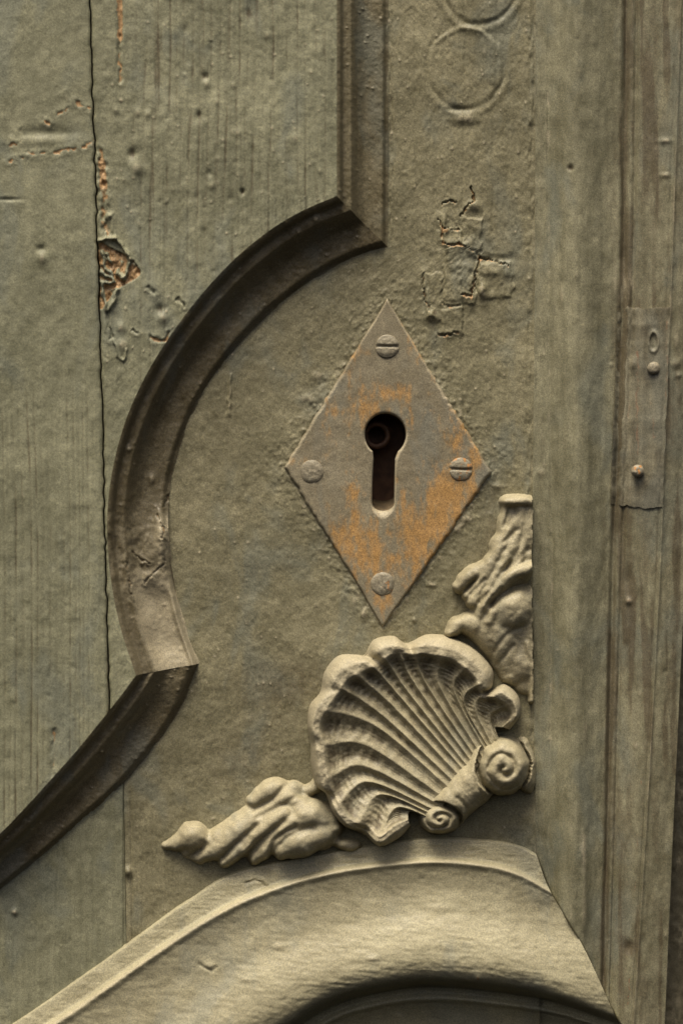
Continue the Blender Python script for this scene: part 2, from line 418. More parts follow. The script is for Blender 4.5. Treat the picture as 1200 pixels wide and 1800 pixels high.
# ------------------------------------------------------------------ sunk moulding in three runs
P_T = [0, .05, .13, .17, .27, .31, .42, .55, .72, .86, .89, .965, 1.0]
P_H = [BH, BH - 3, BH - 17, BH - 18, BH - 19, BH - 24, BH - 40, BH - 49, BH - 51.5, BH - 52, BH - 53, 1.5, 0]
def moulding(A, B, name, seed, damage=False, ns=520, nt=64):
    a, b = spline(A, ns), spline(B, ns); t = np.linspace(0, 1, nt)
    X = a[:, None, 0] + (b - a)[:, None, 0] * t; Y = a[:, None, 1] + (b - a)[:, None, 1] * t
    H = np.repeat(smooth_interp(t, P_T, P_H)[None], ns, 0)
    H = H + .8 * fbm(X / 25, Y / 30, seed) + .35 * fbm(X / 6, Y / 6, seed + 3)
    T = np.repeat(t[None], ns, 0)
    wear, dirt_shade, pale = np.zeros_like(X), np.zeros_like(X), np.zeros_like(X)
    rng = np.random.RandomState(seed)
    for _ in range(26):
        i = rng.randint(0, ns); j = rng.randint(4, nt - 4); g = blob(X, Y, X[i, j], Y[i, j], rng.uniform(1.5, 3)); H += 1.6 * g; pale += .6 * g
    if damage:
        # lower half: the run is clogged with old filler and thick paint, inner fillet broken away
        f = sst(870, 940, Y) * sst(1060, 1010, Y)
        H = H + f * sst(.25, .6, T) * 9 * sst(1.0, .8, T)
        H += f * 2.4 * fbm(X / 22, Y / 26, seed + 9, 3)
        H += 9 * np.exp(-((T - .90) / .045) ** 2) * sst(1015, 1060, Y) + 3 * np.exp(-((T - .14) / .05) ** 2) * sst(960, 1060, Y)
        H += 17 * blob(X, Y, 293, 940, 15, 38) + 6 * blob(X, Y, 322, 902, 9, 9) - 9 * blob(X, Y, 312, 1020, 10, 26) + 4 * blob(X, Y, 262, 1090, 20, 24)
        X, Y, X0, Y0 = X + 1.5 * fbm(X / 4, Y / 4, 5), Y + 1.5 * fbm(X / 4, Y / 4, 6), X, Y
        for ln in ([(232, 968), (250, 984), (262, 990)], [(276, 905), (288, 930), (292, 962), (290, 990), (270, 1006), (256, 1024)], [(226, 985), (232, 1030), (238, 1060)], [(286, 890), (300, 870)]):
            add_line(H, X, Y, ln, 7, 2.0, 3, 5); add_line(H, X, Y, ln, 1.6, -4, 3, 5); add_line(wear, X, Y, ln, 1.8, .5, 3, 5)
        X, Y = X0, Y0
        pale += sst(.2, .4, T) * sst(985, 1050, Y) * 1.0 + f * .35 + .7 * np.exp(-((T - .93) / .04) ** 2) * sst(1020, 1060, Y) + 1.1 * blob(X, Y, 293, 945, 16, 40) + .35 * blob(X, Y, 272, 1110, 30, 50)  # elbow's lit face and fillet line painted pale, besides the pale paint gobs
        pale += .6 * blob(X, Y, 268, 842, 6, 9); H += 5 * blob(X, Y, 268, 842, 7, 10)
        for x, y, r, d in ((555, 389, 6, 5), (318, 646, 3, 3), (230, 790, 5, 4)): H += d * blob(X, Y, x, y, r); pale += .9 * blob(X, Y, x, y, r * .7)
        dirt_shade += .35 * sst(.1, 0, np.abs(T - .17)) * sst(700, 860, Y)
    if seed == 203: m_ = sst(1262, 1190, Y) * sst(.2, .45, T) * sst(.98, .8, T); H += m_ * 9
    if seed == 202: m_ = sst(1120, 1180, Y) * sst(.2, .45, T) * sst(.98, .8, T); H += m_ * 9
    o = sheet(name, X, Y, H, M_mould if seed == 201 else M_run, door, dict(wear=wear, dirt_shade=dirt_shade, pale=pale), skirt=30, sides='LR')
    return o
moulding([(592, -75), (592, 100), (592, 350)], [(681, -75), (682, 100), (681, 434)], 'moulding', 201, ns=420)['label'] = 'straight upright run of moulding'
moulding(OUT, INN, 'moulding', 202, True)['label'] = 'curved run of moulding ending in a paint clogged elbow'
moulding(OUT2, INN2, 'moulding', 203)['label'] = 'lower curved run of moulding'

# ------------------------------------------------------------------ sunk field round the keyhole
def x_edge0(y): return np.interp(y, [-80, 0, 500, 1000, 1444, 1860], [940, 941, 939, 934, 940, 950])
in1, in2 = spline(INN, 400), spline(INN2, 300)
iy = np.concatenate([[-80], [430], in1[:, 1], in2[1:, 1], [1860]]); ix = np.concatenate([[681], [681], in1[:, 0], in2[1:, 0], [-70]])
o = np.argsort(iy, kind='stable'); iy, ix = iy[o], ix[o]
def x_inn(y): return np.interp(y, iy, ix)
def field():
    X, Y = rows(lambda y: np.maximum(x_inn(y) - 3, np.interp(y, [1376, 1860], [218, 226]) * (y > 1300) - 70 * (y <= 1300)), x_edge0, -70, 1860, 2.0, 385)
    H = 1.8 * fbm(X / 90, Y / 110, 43) + .6 * fbm(X / 22, Y / 24, 44) + .35 * fbm(X / 6, Y / 8, 45)
    H += grain_lines(X, Y, 26, 2.0, 46) * sst(680, 760, X) * .7
    wear, dirt_shade, pale = np.zeros_like(X), np.zeros_like(X), np.zeros_like(X)
    # thick, scabby paint squeezed out round the plate
    def dd(ax, ay, bx, by): return polydist(X, Y, [(ax, ay), (bx, by)])[0]
    D = np.minimum.reduce([dd(680, 522, 494, 822), dd(680, 522, 868, 830), dd(494, 822, 672, 1106), dd(868, 830, 672, 1106)])
    sc = np.exp(-(D / 13) ** 2)
    H += sc * (1.2 + 1.2 * np.clip(fbm(X / 6, Y / 6, 47, 3), -.2, 1)); pale += sc * .30 * (fbm(X / 8, Y / 8, 48) > .1)
    near = np.exp(-(D / 45) ** 2); H += near * 1.3 * np.clip(fbm(X / 7, Y / 7, 49, 2), 0, 1); pale += near * .25 * (fbm(X / 9, Y / 7, 50) > .35)
    for x, y, a, b in ((876, 856, 8, 6), (820, 912, 14, 10), (802, 930, 10, 7), (622, 1058, 5, 12), (640, 1078, 8, 8), (728, 1090, 4, 4), (690, 1075, 7, 7), (758, 1028, 9, 4), (540, 700, 18, 8), (560, 660, 14, 8)):
        g = blob(X, Y, x, y, a, b); H += 2.6 * g; pale += .6 * g
    # two round plugs at the top, outlined by ridges and grooves
    for cx, cy, r in ((818, 118, 68), (842, -28, 66)):
        rr = np.hypot((X - cx), (Y - cy) * .93) + 1.5 * vn(X / 20, Y / 20, 70)
        th = np.arctan2(Y - cy, X - cx)
        H += -2.6 * np.exp(-((rr - r) / 4) ** 2) * (.5 + .5 * vn(X / 30, Y / 30, 71)) * (.4 + .6 * np.clip(np.sin(th) + .5, 0, 1)) + 1.6 * np.exp(-((rr - r - 9) / 6) ** 2) * (.5 + .5 * np.sin(th * 1.0)) + 1.6 * sst(r + 2, r - 9, rr)
        H += 1.8 * np.exp(-((rr - r + 4) / 4) ** 2) * np.clip(-np.sin(th), 0, 1)
        pale += .30 * np.exp(-((rr - r - 8) / 5) ** 2) * np.clip(np.sin(th), 0, 1)
    H += 4 * blob(X, Y, 818, 209, 24, 8) - 2.5 * blob(X, Y, 800, 192, 16, 4); pale += .7 * blob(X, Y, 818, 210, 20, 6)
    # cracked and lifted filler
    ln = [[(770, 384), (776, 398), (780, 404)], [(780, 404), (792, 402), (806, 405)], [(778, 426), (792, 432), (808, 428)], [(806, 428), (818, 434), (836, 440), (842, 452)],
          [(842, 452), (838, 470), (834, 486), (830, 506), (826, 522)], [(812, 518), (826, 522)], [(776, 534), (790, 538), (808, 536)], [(770, 588), (784, 590), (804, 584)],
          [(828, 330), (832, 352), (822, 364), (808, 380)], [(742, 482), (742, 506), (748, 530), (756, 546)], [(776, 360), (788, 352), (800, 356)], [(842, 452), (872, 460), (892, 466)], [(776, 398), (778, 426)]]
    slab = np.zeros_like(X); xw, yw = X + 4 * fbm(X / 14, Y / 14, 73, 2), Y + 4 * fbm(X / 14, Y / 14, 74, 2)
    for a0, a1, b0, b1 in ((782, 834, 434, 530), (778, 812, 404, 428), (776, 812, 542, 586), (814, 846, 380, 436), (750, 776, 480, 560), (838, 900, 462, 520)):
        slab = np.maximum(slab, sst(a0 - 3, a0 + 2, xw) * sst(a1 + 3, a1 - 2, xw) * sst(b0 - 2, b0 + 2, yw) * sst(b1 + 6, b1 - 2, yw))
    H += 3.0 * slab * (.9 + .2 * fbm(X / 12, Y / 12, 75))
    H += 1.2 * blob(X, Y, 806, 460, 60, 110) * fbm(X / 11, Y / 13, 76, 3)
    crack_patch(H, wear, X, Y, ln, 1.5, 6, 1.4, .5)
    H += 2.5 * sst(60, 20, np.abs(X - 806) * 1.6) * sst(70, 50, np.abs(Y - 480)) + 8 * blob(X, Y, 846, 510, 9, 16) + 6 * blob(X, Y, 832, 362, 12, 9) + 6 * blob(X, Y, 757, 556, 8, 8) - 5 * blob(X, Y, 838, 505, 6, 10)
    H += 4 * blob(X, Y, 868, 478, 34, 10) - 4 * blob(X, Y, 866, 455, 34, 7) + 5 * blob(X, Y, 780, 390, 5, 18)
    pale += .7 * blob(X, Y, 848, 514, 7, 13) + .6 * blob(X, Y, 832, 366, 9, 6) + .6 * blob(X, Y, 757, 560, 6, 5)
    dirt_shade += .8 * blob(X, Y, 764, 550, 5, 5) + .5 * blob(X, Y, 820, 372, 6, 8)
    # chippy line beside the upright moulding, other small marks
    e = np.abs(X - 686); z = sst(440, 420, Y)
    H += z * np.exp(-(e / 6) ** 2) * (1.3 * fbm(X / 4, Y / 18, 52) - 1.6); wear += z * np.exp(-(e / 4) ** 2) * .33 * (vn(X / 4, Y / 14, 53) > .0); pale += z * np.exp(-(e / 5) ** 2) * .3
    e = x_edge0(Y) - X; H += -.8 * np.exp(-(e / 4) ** 2) + 1.5 * np.exp(-((e - 8) / 6) ** 2) * vn(X / 5, Y / 15, 54); pale += .4 * np.exp(-(e / 7) ** 2) * (vn(X / 4, Y / 18, 55) > .1)
    add_line(H, X, Y, [(406, 660), (405, 690), (402, 730)], 3, 3, 3, 9); add_line(pale, X, Y, [(406, 680), (402, 730)], 3, .5, 3, 9)
    e = X - 221 - (Y - 1400) * .015; z = sst(1380, 1400, Y)
    H -= z * 3 * np.exp(-((e - 9) / 2.5) ** 2); pale += z * .5 * np.exp(-((e - 6) / 3) ** 2) * (vn(X / 4, Y / 12, 56) > -.1); H += z * 8 * blob(X, Y, 226, 1532, 6, 8)
    g = sst(1350, 1450, Y) * sst(420, 250, X); H += g * grain_lines(X, Y, 9, 1.6, 57)
    dirt_shade += .40 * blob(X, Y, 560, 1190, 180, 60) + .35 * blob(X, Y, 420, 1350, 110, 70) + .35 * blob(X, Y, 870, 900, 30, 120) + .3 * blob(X, Y, 400, 720, 40, 160) + .30 * blob(X, Y, 860, 1000, 60, 90) + .3*blob(X, Y, 640, 470, 90, 40)
    dimples(H, pale, dirt_shade, X, Y, 260, (230, -40, 930, 1600), 9, (2, 4.5), 1.8)
    specks(H, pale, X, Y, 240, (230, -40, 930, 1640), 91)
    H += 2.2 * blob(X, Y, 300, 1000, 6, 30)
    dirt_shade += .25 * blob(X, Y, 480, 1260, 120, 90) + .2 * blob(X, Y, 640, 560, 120, 60)
    hole = (np.hypot(X - 676, Y - 770) < 52) | ((np.abs(X - 673) < 32) & (Y > 770) & (Y < 912))
    arch = (Y > 1640) & (X > 420)
    o = sheet('panel', X, Y, H, M_field, door, dict(wear=wear, dirt_shade=dirt_shade, pale=pale), keep=~(hole | (arch & (Y > 1660))), skirt=60)
    o['label'] = 'sunk dusty field around the keyhole plate and shell'
    X, Y = rows(lambda y: np.maximum(-70, x_inn(y) - 6), lambda y: np.interp(y, [1300, 1860], [216, 224.5]) + y * 0, 1376, 1860, 2.0, 140)
    H = 1.2 * fbm(X / 80, Y / 110, 143) + .6 * fbm(X / 14, Y / 20, 144) + grain_lines(X, Y, 10, 1.8, 146)
    z = np.zeros_like(X); pale = z.copy(); dirt_shade = z.copy(); wear = z.copy(); dimples(H, pale, dirt_shade, X, Y, 60, (-60, 1380, 210, 1820), 19, (2, 4), 2)
    H += 5 * blob(X, Y, 26, 1603, 5, 5); pale += blob(X, Y, 26, 1603, 5, 5); wear += .4 * blob(X, Y, 92, 1700, 5, 7)
    e = 219 - X; H -= 4 * np.exp(-(e / 3) ** 2); dirt_shade += .4 * np.exp(-(e / 3) ** 2)
    sheet('panel', X, Y, H, M_board, door, dict(wear=wear, dirt_shade=dirt_shade, pale=pale), skirt=60)['label'] = 'grained sunk board at the lower left'
field()

# ------------------------------------------------------------------ mouldings down the closing edge
EY = [-80, 0, 500, 1000, 1444, 1860]
EL = [[940, 941, 939, 934, 940, 950], [962, 961, 961, 969, 963, 960], [1012, 1012, 1010, 1012, 1006, 1000], [1090, 1088, 1082, 1066, 1058, 1048], [1112, 1110, 1104, 1084, 1074, 1064],
      [1150, 1148, 1140, 1122, 1104, 1082], [1196, 1194, 1176, 1157, 1133, 1106], [1242, 1240, 1224, 1202, 1181, 1163]]
ET = list(range(8)); EH = [0.3, 8, 33, 9, 9, 16, 24, 18]
def edge_xy(T, Y):
    cols = np.stack([np.interp(Y, EY, l) for l in EL], -1)
    i = np.clip(np.floor(T).astype(int), 0, 6); f = T - i
    a = np.take_along_axis(cols, i[..., None], -1)[..., 0]; b = np.take_along_axis(cols, (i + 1)[..., None], -1)[..., 0]
    return a + (b - a) * f
def edge_h(T):
    H = smooth_interp(T, ET, EH)
    H = H + .8 * np.exp(-((T - .06) / .08) ** 2)
    H -= 2.0 * np.exp(-((T - 1.02) / .08) ** 2)          # quirk beside the flat strip
    H -= 7.5 * np.exp(-((T - 3.55) / .30) ** 2) + 3.5 * np.exp(-((T - 4.2) / .1) ** 2)
    H += 3.0 * np.exp(-((T - 6.0) / .06) ** 2) - 1.2 * np.exp(-((T - 5.86) / .07) ** 2)
    return H
ys = np.arange(-70, 1862, 2.6); tt = np.linspace(0, 7, 190)
T, Y = np.meshgrid(tt, ys); X = edge_xy(T, Y)
H = edge_h(T) + 1.4 * fbm(X / 35, Y / 220, 303) + .7 * fbm(X / 10, Y / 30, 304) + grain_lines(X, Y, 15, .9, 305)
wear, dirt_shade, pale = np.zeros_like(X), np.zeros_like(X), np.zeros_like(X)
pale += .42 * np.exp(-((T - 1.0) / .09) ** 2) * (fbm(X / 5, Y / 22, 306) > .05) + .38 * np.exp(-((T - 6.0) / .05) ** 2) + .35 * np.exp(-((T - 1.9) / .12) ** 2) * (fbm(X / 8, Y / 50, 307) > .25) * sst(1300, 1420, Y)
pale += .25 * (fbm(X / 9, Y / 60, 312) > .55)
dirt_shade += .22 * sst(2.3, 3.2, T) + .18 * sst(3.0, 4.2, T) + .7 * np.exp(-((T - 3.5) / .4) ** 2) * (.6 + .4 * vn(X / 6, Y / 90, 308)) + .35 * sst(.1, .6, fbm(X / 16, Y / 240, 309)) * sst(2.6, 3.4, T) + .25 * np.exp(-((T - .5) / .3) ** 2)  # far flank of the torus darkened, its shading put into colour, with streaky grime
wear += .36 * np.exp(-((T - 5.55) / .12) ** 2) * (fbm(X / 5, Y / 70, 310) > .1) * sst(1050, 1250, Y) + .3 * np.exp(-((T - 3.1) / .05) ** 2) * (vn(X / 4, Y / 60, 311) > .2)
for x, y, a, b, k in ((1103, 1056, 6, 6, 1), (1100, 1020, 8, 20, .35), (1103, 1664, 9, 12, 0), (1000, 298, 5, 5, 0)):
    g = blob(X, Y, x, y, a, b); wear += k * .5 * g; H += 4 * g * (1 if k == 1 else -1); pale += (k == 1) * .8 * g; dirt_shade += (k == 0) * g
for x, y, a, b in ((985, 520, 4, 18), (1024, 1500, 7, 40), (1024, 1595, 6, 50), (1026, 1285, 6, 25), (1165, 250, 12, 4), (1166, 310, 8, 4), (1186, 600, 6, 16), (1184, 640, 8, 8), (1190, 660, 6, 5), (950, 830, 8, 8), (1095, 500, 20, 30)):
    g = blob(X, Y, x, y, a, b); H += 2.5 * g; pale += .6 * g
xm_ = np.interp(Y, [1480, 1500, 1566, 1660, 1768, 1800, 1860], [880, 941, 966, 1022, 1072, 1090, 1124])
H -= 46 * sst(2, -14, X - xm_)
dirt_shade += .18 * np.clip(fbm(X / 14, Y / 160, 331), 0, 1) * sst(.9, 1.3, T)
dimples(H, pale, dirt_shade, X, Y, 120, (945, -40, 1200, 1800), 29, (2, 5), 2.0)
sheet('edge_moulding', X, Y, H, M_edge, door, dict(wear=wear, dirt_shade=dirt_shade, pale=pale), skirt=90, keep=~((Y > 1700) & (X < 1008 + (Y - 1700) * .60)))['label'] = 'ribbed upright moulding along the right edge'

# iron strap let in across the edge mouldings, with two rivets
ys = np.arange(541, 893, 2.5); tt = np.linspace(3.12, 6.0, 60)
T, Y = np.meshgrid(tt, ys); X = edge_xy(T, Y); Y = Y + (X - 1130) * .05 + 3 * fbm(X / 12, X * 0, 320)
X = X + 1.2 * fbm(Y / 14, Y * 0, 324)
H = np.maximum(edge_h(T), 0) + 2.4 + 1.0 * fbm(X / 22, Y / 60, 321) + grain_lines(X, Y, 13, 1.6, 322)
H -= 4 * np.exp(-((T - 3.75) / .22) ** 2)
z = np.zeros_like(X); wear = z.copy(); dirt_shade = z.copy(); pale = z.copy()
for ln, a in (([(1119, 620), (1118, 700), (1119, 800)], .52), ([(1103, 640), (1103, 760), (1104, 860)], .34), ([(1140, 690), (1144, 740), (1148, 770)], .40), ([(1168, 560), (1169, 640), (1166, 720)], .42)):
    add_line(wear, X, Y, ln, 3.4, a, 2, 3)
dirt_shade += .5 * np.exp(-((T - 3.7) / .2) ** 2); pale += .5 * sst(9, 0, Y - 541) + .35 * blob(X, Y, 1110, 640, 6, 25) + .3 * blob(X, Y, 1108, 830, 6, 40)
H += 4 * blob(X, Y, 1110, 640, 5, 10)
rr = np.hypot((X - 1146) / 8, (Y - 602) / 17); H += 3 * np.exp(-((rr - 1) / .25) ** 2) - 2 * (rr < .9); pale += .5 * np.exp(-((rr - 1) / .22) ** 2) * (Y < 605)
strap = sheet('metal_strap', X, Y, H, M_strap, door, dict(wear=wear, dirt_shade=dirt_shade, pale=pale), skirt=0)
strap['label'] = 'dark painted metal strap across the right edge moulding'

def head(name, cx, cy, h0, r, rise, parent, mat, slot=None, sw=2.2, sd=4, worn=0, seed=1):
    """round screw or rivet head: domed disc with a real slot"""
    nr, na = 18, 40
    rr = np.concatenate([np.linspace(0, 1, nr), [1.0]]); th = np.linspace(0, 2 * math.pi, na, endpoint=False)
    Rr, Th = np.meshgrid(rr, th, indexing='ij'); X = cx + r * Rr * np.cos(Th) * (1 + .03 * np.sin(3 * Th + seed)); Y = cy + r * Rr * np.sin(Th)
    H = h0 + rise * (1 - Rr ** 3.5 * .75) + .5 * fbm(X / 5, Y / 5, seed)
    if slot is not None:
        a = R(slot); d = np.abs(-(X - cx) * math.sin(a) + (Y - cy) * math.cos(a)); H -= sd * np.exp(-(d / sw) ** 2)
    H[-1] = h0 - 6
    V = W(X, Y, H).reshape(-1, 3); n = len(rr); F = []
    for i in range(n - 1):
        for j in range(na):
            a, b = i * na + j, i * na + (j + 1) % na
            F.append((a, a + na, b + na, b) if i else (a, a + na, b + na))
    o3 = np.array([(cx - 600) * S, -h0 * S, (900 - cy) * S])
    wear = worn * np.clip(.5 + .6 * fbm(X / 8, Y / 8, seed + 4), 0, 1)
    pale = .25 + 0 * X
    o = mesh_obj(name, V, F, mat, parent, dict(wear=wear, dirt_shade=np.zeros_like(X), pale=pale), base=tuple(o3), loc=tuple(o3 - np.array(ORG)))
    # outward normals
    me = o.data
    if sum(p.normal.y for p in me.polygons) > 0: me.flip_normals()
    return o
for cx, cy, w, sd in ((1146, 648, .15, 5), (1118, 828, .55, 6)):
    head('rivet', cx, cy, 23.5, 11, 7, strap, M_screw, None, worn=w, seed=sd)

# ------------------------------------------------------------------ recessed jamb beyond the edge
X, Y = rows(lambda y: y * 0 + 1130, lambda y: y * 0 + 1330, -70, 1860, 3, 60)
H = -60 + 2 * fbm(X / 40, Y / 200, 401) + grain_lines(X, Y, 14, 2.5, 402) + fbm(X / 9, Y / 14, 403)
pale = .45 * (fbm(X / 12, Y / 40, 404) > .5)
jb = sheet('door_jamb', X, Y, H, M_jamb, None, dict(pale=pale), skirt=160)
tag(jb, 'dim brown painted jamb set back beyond the right edge of the carved door', 'door jamb', kind='structure')

# ------------------------------------------------------------------ arched bolection moulding below the shell
SEC = [  # outer edge, ridge, belly, inner lip
 ((-85, 1868), (-55, 1905), (20, 1990), (60, 2060)), ((20, 1800), (48, 1830), (130, 1930), (175, 1985)), ((110, 1738), (140, 1770), (225, 1880), (270, 1935)),
 ((220, 1660), (250, 1692), (335, 1790), (380, 1850)), ((330, 1580), (358, 1620), (440, 1712), (482, 1790)), ((415, 1530), (450, 1573), (525, 1672), (565, 1740)),
 ((560, 1500), (580, 1533), (635, 1640), (655, 1712)), ((740, 1472), (740, 1513), (745, 1620), (750, 1700)), ((850, 1474), (848, 1519), (850, 1630), (858, 1708)),
 ((905, 1482), (912, 1536), (930, 1650), (958, 1728)), ((941, 1500), (966, 1566), (1022, 1660), (1072, 1768))]
ns, nt = 620, 190
cur = [spline([s[k] for s in SEC], ns) for k in range(4)]
inner = [np.array(cur[3]) for _ in range(3)]
d = cur[3] - cur[2]; d /= np.linalg.norm(d, axis=1)[:, None]
cur += [cur[3] + d * 28, cur[3] + d * 52, cur[3] + d * 90, cur[3] + d * 190]
C = np.stack(cur, 1)                                        # ns x 8 x 2
t = np.concatenate([np.linspace(0, 3, 130), np.linspace(3, 7, 61)[1:]])
nt = len(t)
def across(C, t):
    out = np.zeros((C.shape[0], len(t), 2)); m = C.shape[1]
    Cm = np.concatenate([2 * C[:, :1] - C[:, 1:2], C, 2 * C[:, -1:] - C[:, -2:-1]], 1)
    i = np.minimum(t.astype(int), m - 2); f = (t - i)[None, :, None]
    p0, p1, p2, p3 = Cm[:, i], Cm[:, i + 1], Cm[:, i + 2], Cm[:, i + 3]
    return 0.5 * ((2 * p1) + (-p0 + p2) * f + (2 * p0 - 5 * p1 + 4 * p2 - p3) * f ** 2 + (-p0 + 3 * p1 - 3 * p2 + p3) * f ** 3)
G = across(C, t); X, Y = G[..., 0], G[..., 1]; T = np.repeat(t[None], ns, 0)
H = smooth_interp(T, [0, .10, .80, .88, 1.0, 1.12, 1.4, 1.72, 2.1, 2.45, 2.7, 2.95, 3.25, 3.6, 4.0, 4.4, 4.8, 5.1, 5.5, 6.3, 7], [-4, 9, 13.5, 15, 33, 29, 27, 32, 48, 59, 61.5, 59, 51, 36, 12, -10, -12, -4, -15, -32, -34])
fade = np.interp(np.linspace(0, 1, ns), [0, .9, 1], [1, 1, .60])[:, None]; H = H * fade + (1 - fade) * 16
sN = np.repeat(np.arange(ns)[:, None], nt, 1)
H = H + 1.0 * fbm(X / 60, Y / 40, 501) + .35 * fbm(X / 10, Y / 6, 502) + sst(1.6, 2.3, T) * (.28 * fbm((X + Y * .3) / 30, (Y - X * .12) / 4.5, 503, 3) + .14 * fbm(sN / 9.0, T * 22, 504, 2)) + .2 * fbm(X / 45, (Y - X * .05) / 5, 505, 2)
wear, dirt_shade, pale = np.zeros_like(X), np.zeros_like(X), np.zeros_like(X)
pale += .7 * np.exp(-((T - .98) / .07) ** 2)  # lit upper edge of the bead painted pale
for x, y, a, b, k in ((838, 1712, 6, 6, .6), (655, 1678, 14, 5, .4), (435, 1716, 12, 4, .3), (450, 1546, 20, 6, .0), (370, 1694, 14, 8, 0), (490, 1660, 14, 5, 0), (770, 1592, 20, 6, 0), (700, 1790, 6, 5, 0)):
    g = blob(X, Y, x, y, a, b); H += 2.2 * g; wear += k * g; pale += .5 * g
add_line(H, X, Y, [(350, 1692), (372, 1702), (380, 1696)], 3, -3, 2, 3); add_line(H, X, Y, [(432, 1552), (450, 1545), (470, 1556)], 3, -3, 2, 3)
sheet('arch_moulding', X, Y, H, M_arch, door, dict(wear=wear, dirt_shade=dirt_shade, pale=pale), skirt=60, sides='LRTB')['label'] = 'broad pale arched moulding at the bottom'

# ------------------------------------------------------------------ core of the door behind the faces
def box(name, x0, x1, y0, y1, h0, h1, mat, parent):
    V = [W(np.array(x), np.array(y), np.array(h)) for h in (h0, h1) for (x, y) in ((x0, y0), (x1, y0), (x1, y1), (x0, y1))]
    F = [(0, 1, 2, 3), (7, 6, 5, 4), (0, 4, 5, 1), (1, 5, 6, 2), (2, 6, 7, 3), (3, 7, 4, 0)]
    return mesh_obj(name, np.array(V, float), F, mat, parent, smooth=False)
box('core', -72, 1160, -72, 1900, -170, -96, M_core, door)
# sunk panel inside the arch
X, Y = rows(lambda y: y * 0 - 60, lambda y: y * 0 + 1090, 1700, 2040, 6, 190)
sheet('panel', X, Y, -36 + 1.2 * fbm(X / 60, Y / 60, 520) - 4, M_mould, door, {}, skirt=60)['label'] = 'dark sunk panel under the arch'

# ------------------------------------------------------------------ keyhole plate
def ray_poly(cx, cy, poly, ang):
    P = np.array(poly, float); Q = np.roll(P, -1, 0); out = np.zeros(len(ang))
    for k, a in enumerate(ang):
        dx, dy = math.cos(a), math.sin(a); ex, ey = Q[:, 0] - P[:, 0], Q[:, 1] - P[:, 1]
        den = dx * ey - dy * ex; den = np.where(np.abs(den) < 1e-9, 1e-9, den)
        tt_ = ((P[:, 0] - cx) * ey - (P[:, 1] - cy) * ex) / den; uu = ((P[:, 0] - cx) * dy - (P[:, 1] - cy) * dx) / den
        ok = (tt_ > 0) & (uu >= -1e-6) & (uu <= 1 + 1e-6); out[k] = tt_[ok].max() if ok.any() else 0
    return out
KX, KY = 674.5, 792.0
def keyhole(grow=0.0):
    p = []
    for a in np.linspace(R(52), R(-232), 60): p.append((677 + (36.0 + grow) * math.cos(a), 764 + (37.0 + grow) * math.sin(a)))
    p += [(656.5 - grow, 806), (654.5 - grow, 840), (653.5 - grow, 884)]
    for a in np.linspace(R(170), R(10), 14): p.append((673 + (19.5 + grow) * math.cos(a), 884 + (14 + grow) * math.sin(a)))
    p += [(692.5 + grow, 880), (693 + grow, 840), (694 + grow, 806)]
    return p
DIA = [(680, 526), (738, 622), (790, 708), (863, 829), (800, 922), (740, 1008), (672, 1102), (620, 1014), (560, 918), (499, 821), (560, 722), (620, 624)]
ang = np.sort(np.concatenate([np.linspace(-math.pi, math.pi, 360, endpoint=False), [math.atan2(y - KY, x - KX) for x, y in DIA]])); na = len(ang)
rh = ray_poly(KX, KY, keyhole(), ang); rh2 = ray_poly(KX, KY, keyhole(2.4), ang) + 9 * np.exp(-((ang - R(91)) / .16) ** 2) + 1.5 * np.exp(-((ang - R(20)) / .7) ** 2); rd = ray_poly(KX, KY, DIA, ang) + 1.3 * vn(ang * 22, ang * 0, 611) + .7 * vn(ang * 60, ang * 0, 612)
rings = [(rh, -5.0), (rh, 1.5), (rh2, 7.2)]
for f in np.linspace(0, 1, 46)[1:-1]: rings.append((rh2 + (rd - 4 - rh2) * f, 7.4))
rings += [(rd - 4.5, 7.3), (rd - 2.5, 6.0), (rd, 2.5), (rd + .3, -3)]
XY = [(KX + r * np.cos(ang), KY + r * np.sin(ang)) for r, _ in rings]
X = np.array([a for a, _ in XY]); Y = np.array([b for _, b in XY]); H = np.array([np.full(na, h) for _, h in rings])
mid = (H > 5)
H = H + mid * (.7 * fbm(X / 60, Y / 60, 601) + .25 * fbm(X / 9, Y / 9, 602))
n = len(rings); i, j = np.meshgrid(np.arange(n - 1), np.arange(na), indexing='ij'); j2 = (j + 1) % na
F = np.stack([i * na + j, (i + 1) * na + j, (i + 1) * na + j2, i * na + j2], -1).reshape(-1, 4)
wear = .46 * blob(X, Y, 790, 890, 62, 75) + .36 * blob(X, Y, 700, 960, 95, 60) + .24 * blob(X, Y, 620, 960, 45, 70) + .28 * blob(X, Y, 640, 720, 70, 40) + .25 * blob(X, Y, 690, 690, 28, 14) + .22 * blob(X, Y, 632, 862, 22, 14) \
       + .28 * blob(X, Y, 625, 618, 18, 12) + .25 * blob(X, Y, 722, 600, 18, 40) + .2 * blob(X, Y, 670, 1060, 40, 30) + .2 * blob(X, Y, 840, 800, 20, 40) + .22 * blob(X, Y, 800, 760, 30, 50)
wear = wear * 1.25 + .10 + .24 * fbm(X / 12, Y / 30, 603, 3)
wear -= .22 * blob(X, Y, 690, 940, 14, 60) + .15 * blob(X, Y, 715, 815, 18, 40)
pale = .25 * (fbm(X / 30, Y / 26, 606) > .2) + .8 * (np.array([(k < 3) for k in range(n)])[:, None] * np.ones((1, na))) + .45 * (np.arange(n)[:, None] > n - 5) * np.ones((1, na))
dirt_shade = np.zeros_like(X)
plate = mesh_obj('keyhole_plate', W(X, Y, H).reshape(-1, 3), F, M_plate, door, dict(wear=wear, dirt_shade=dirt_shade, pale=pale))
plate['label'] = 'diamond shaped metal keyhole plate with worn orange patches'
if sum(p.normal.y for p in list(plate.data.polygons)[na * 10:na * 12]) > 0: plate.data.flip_normals()
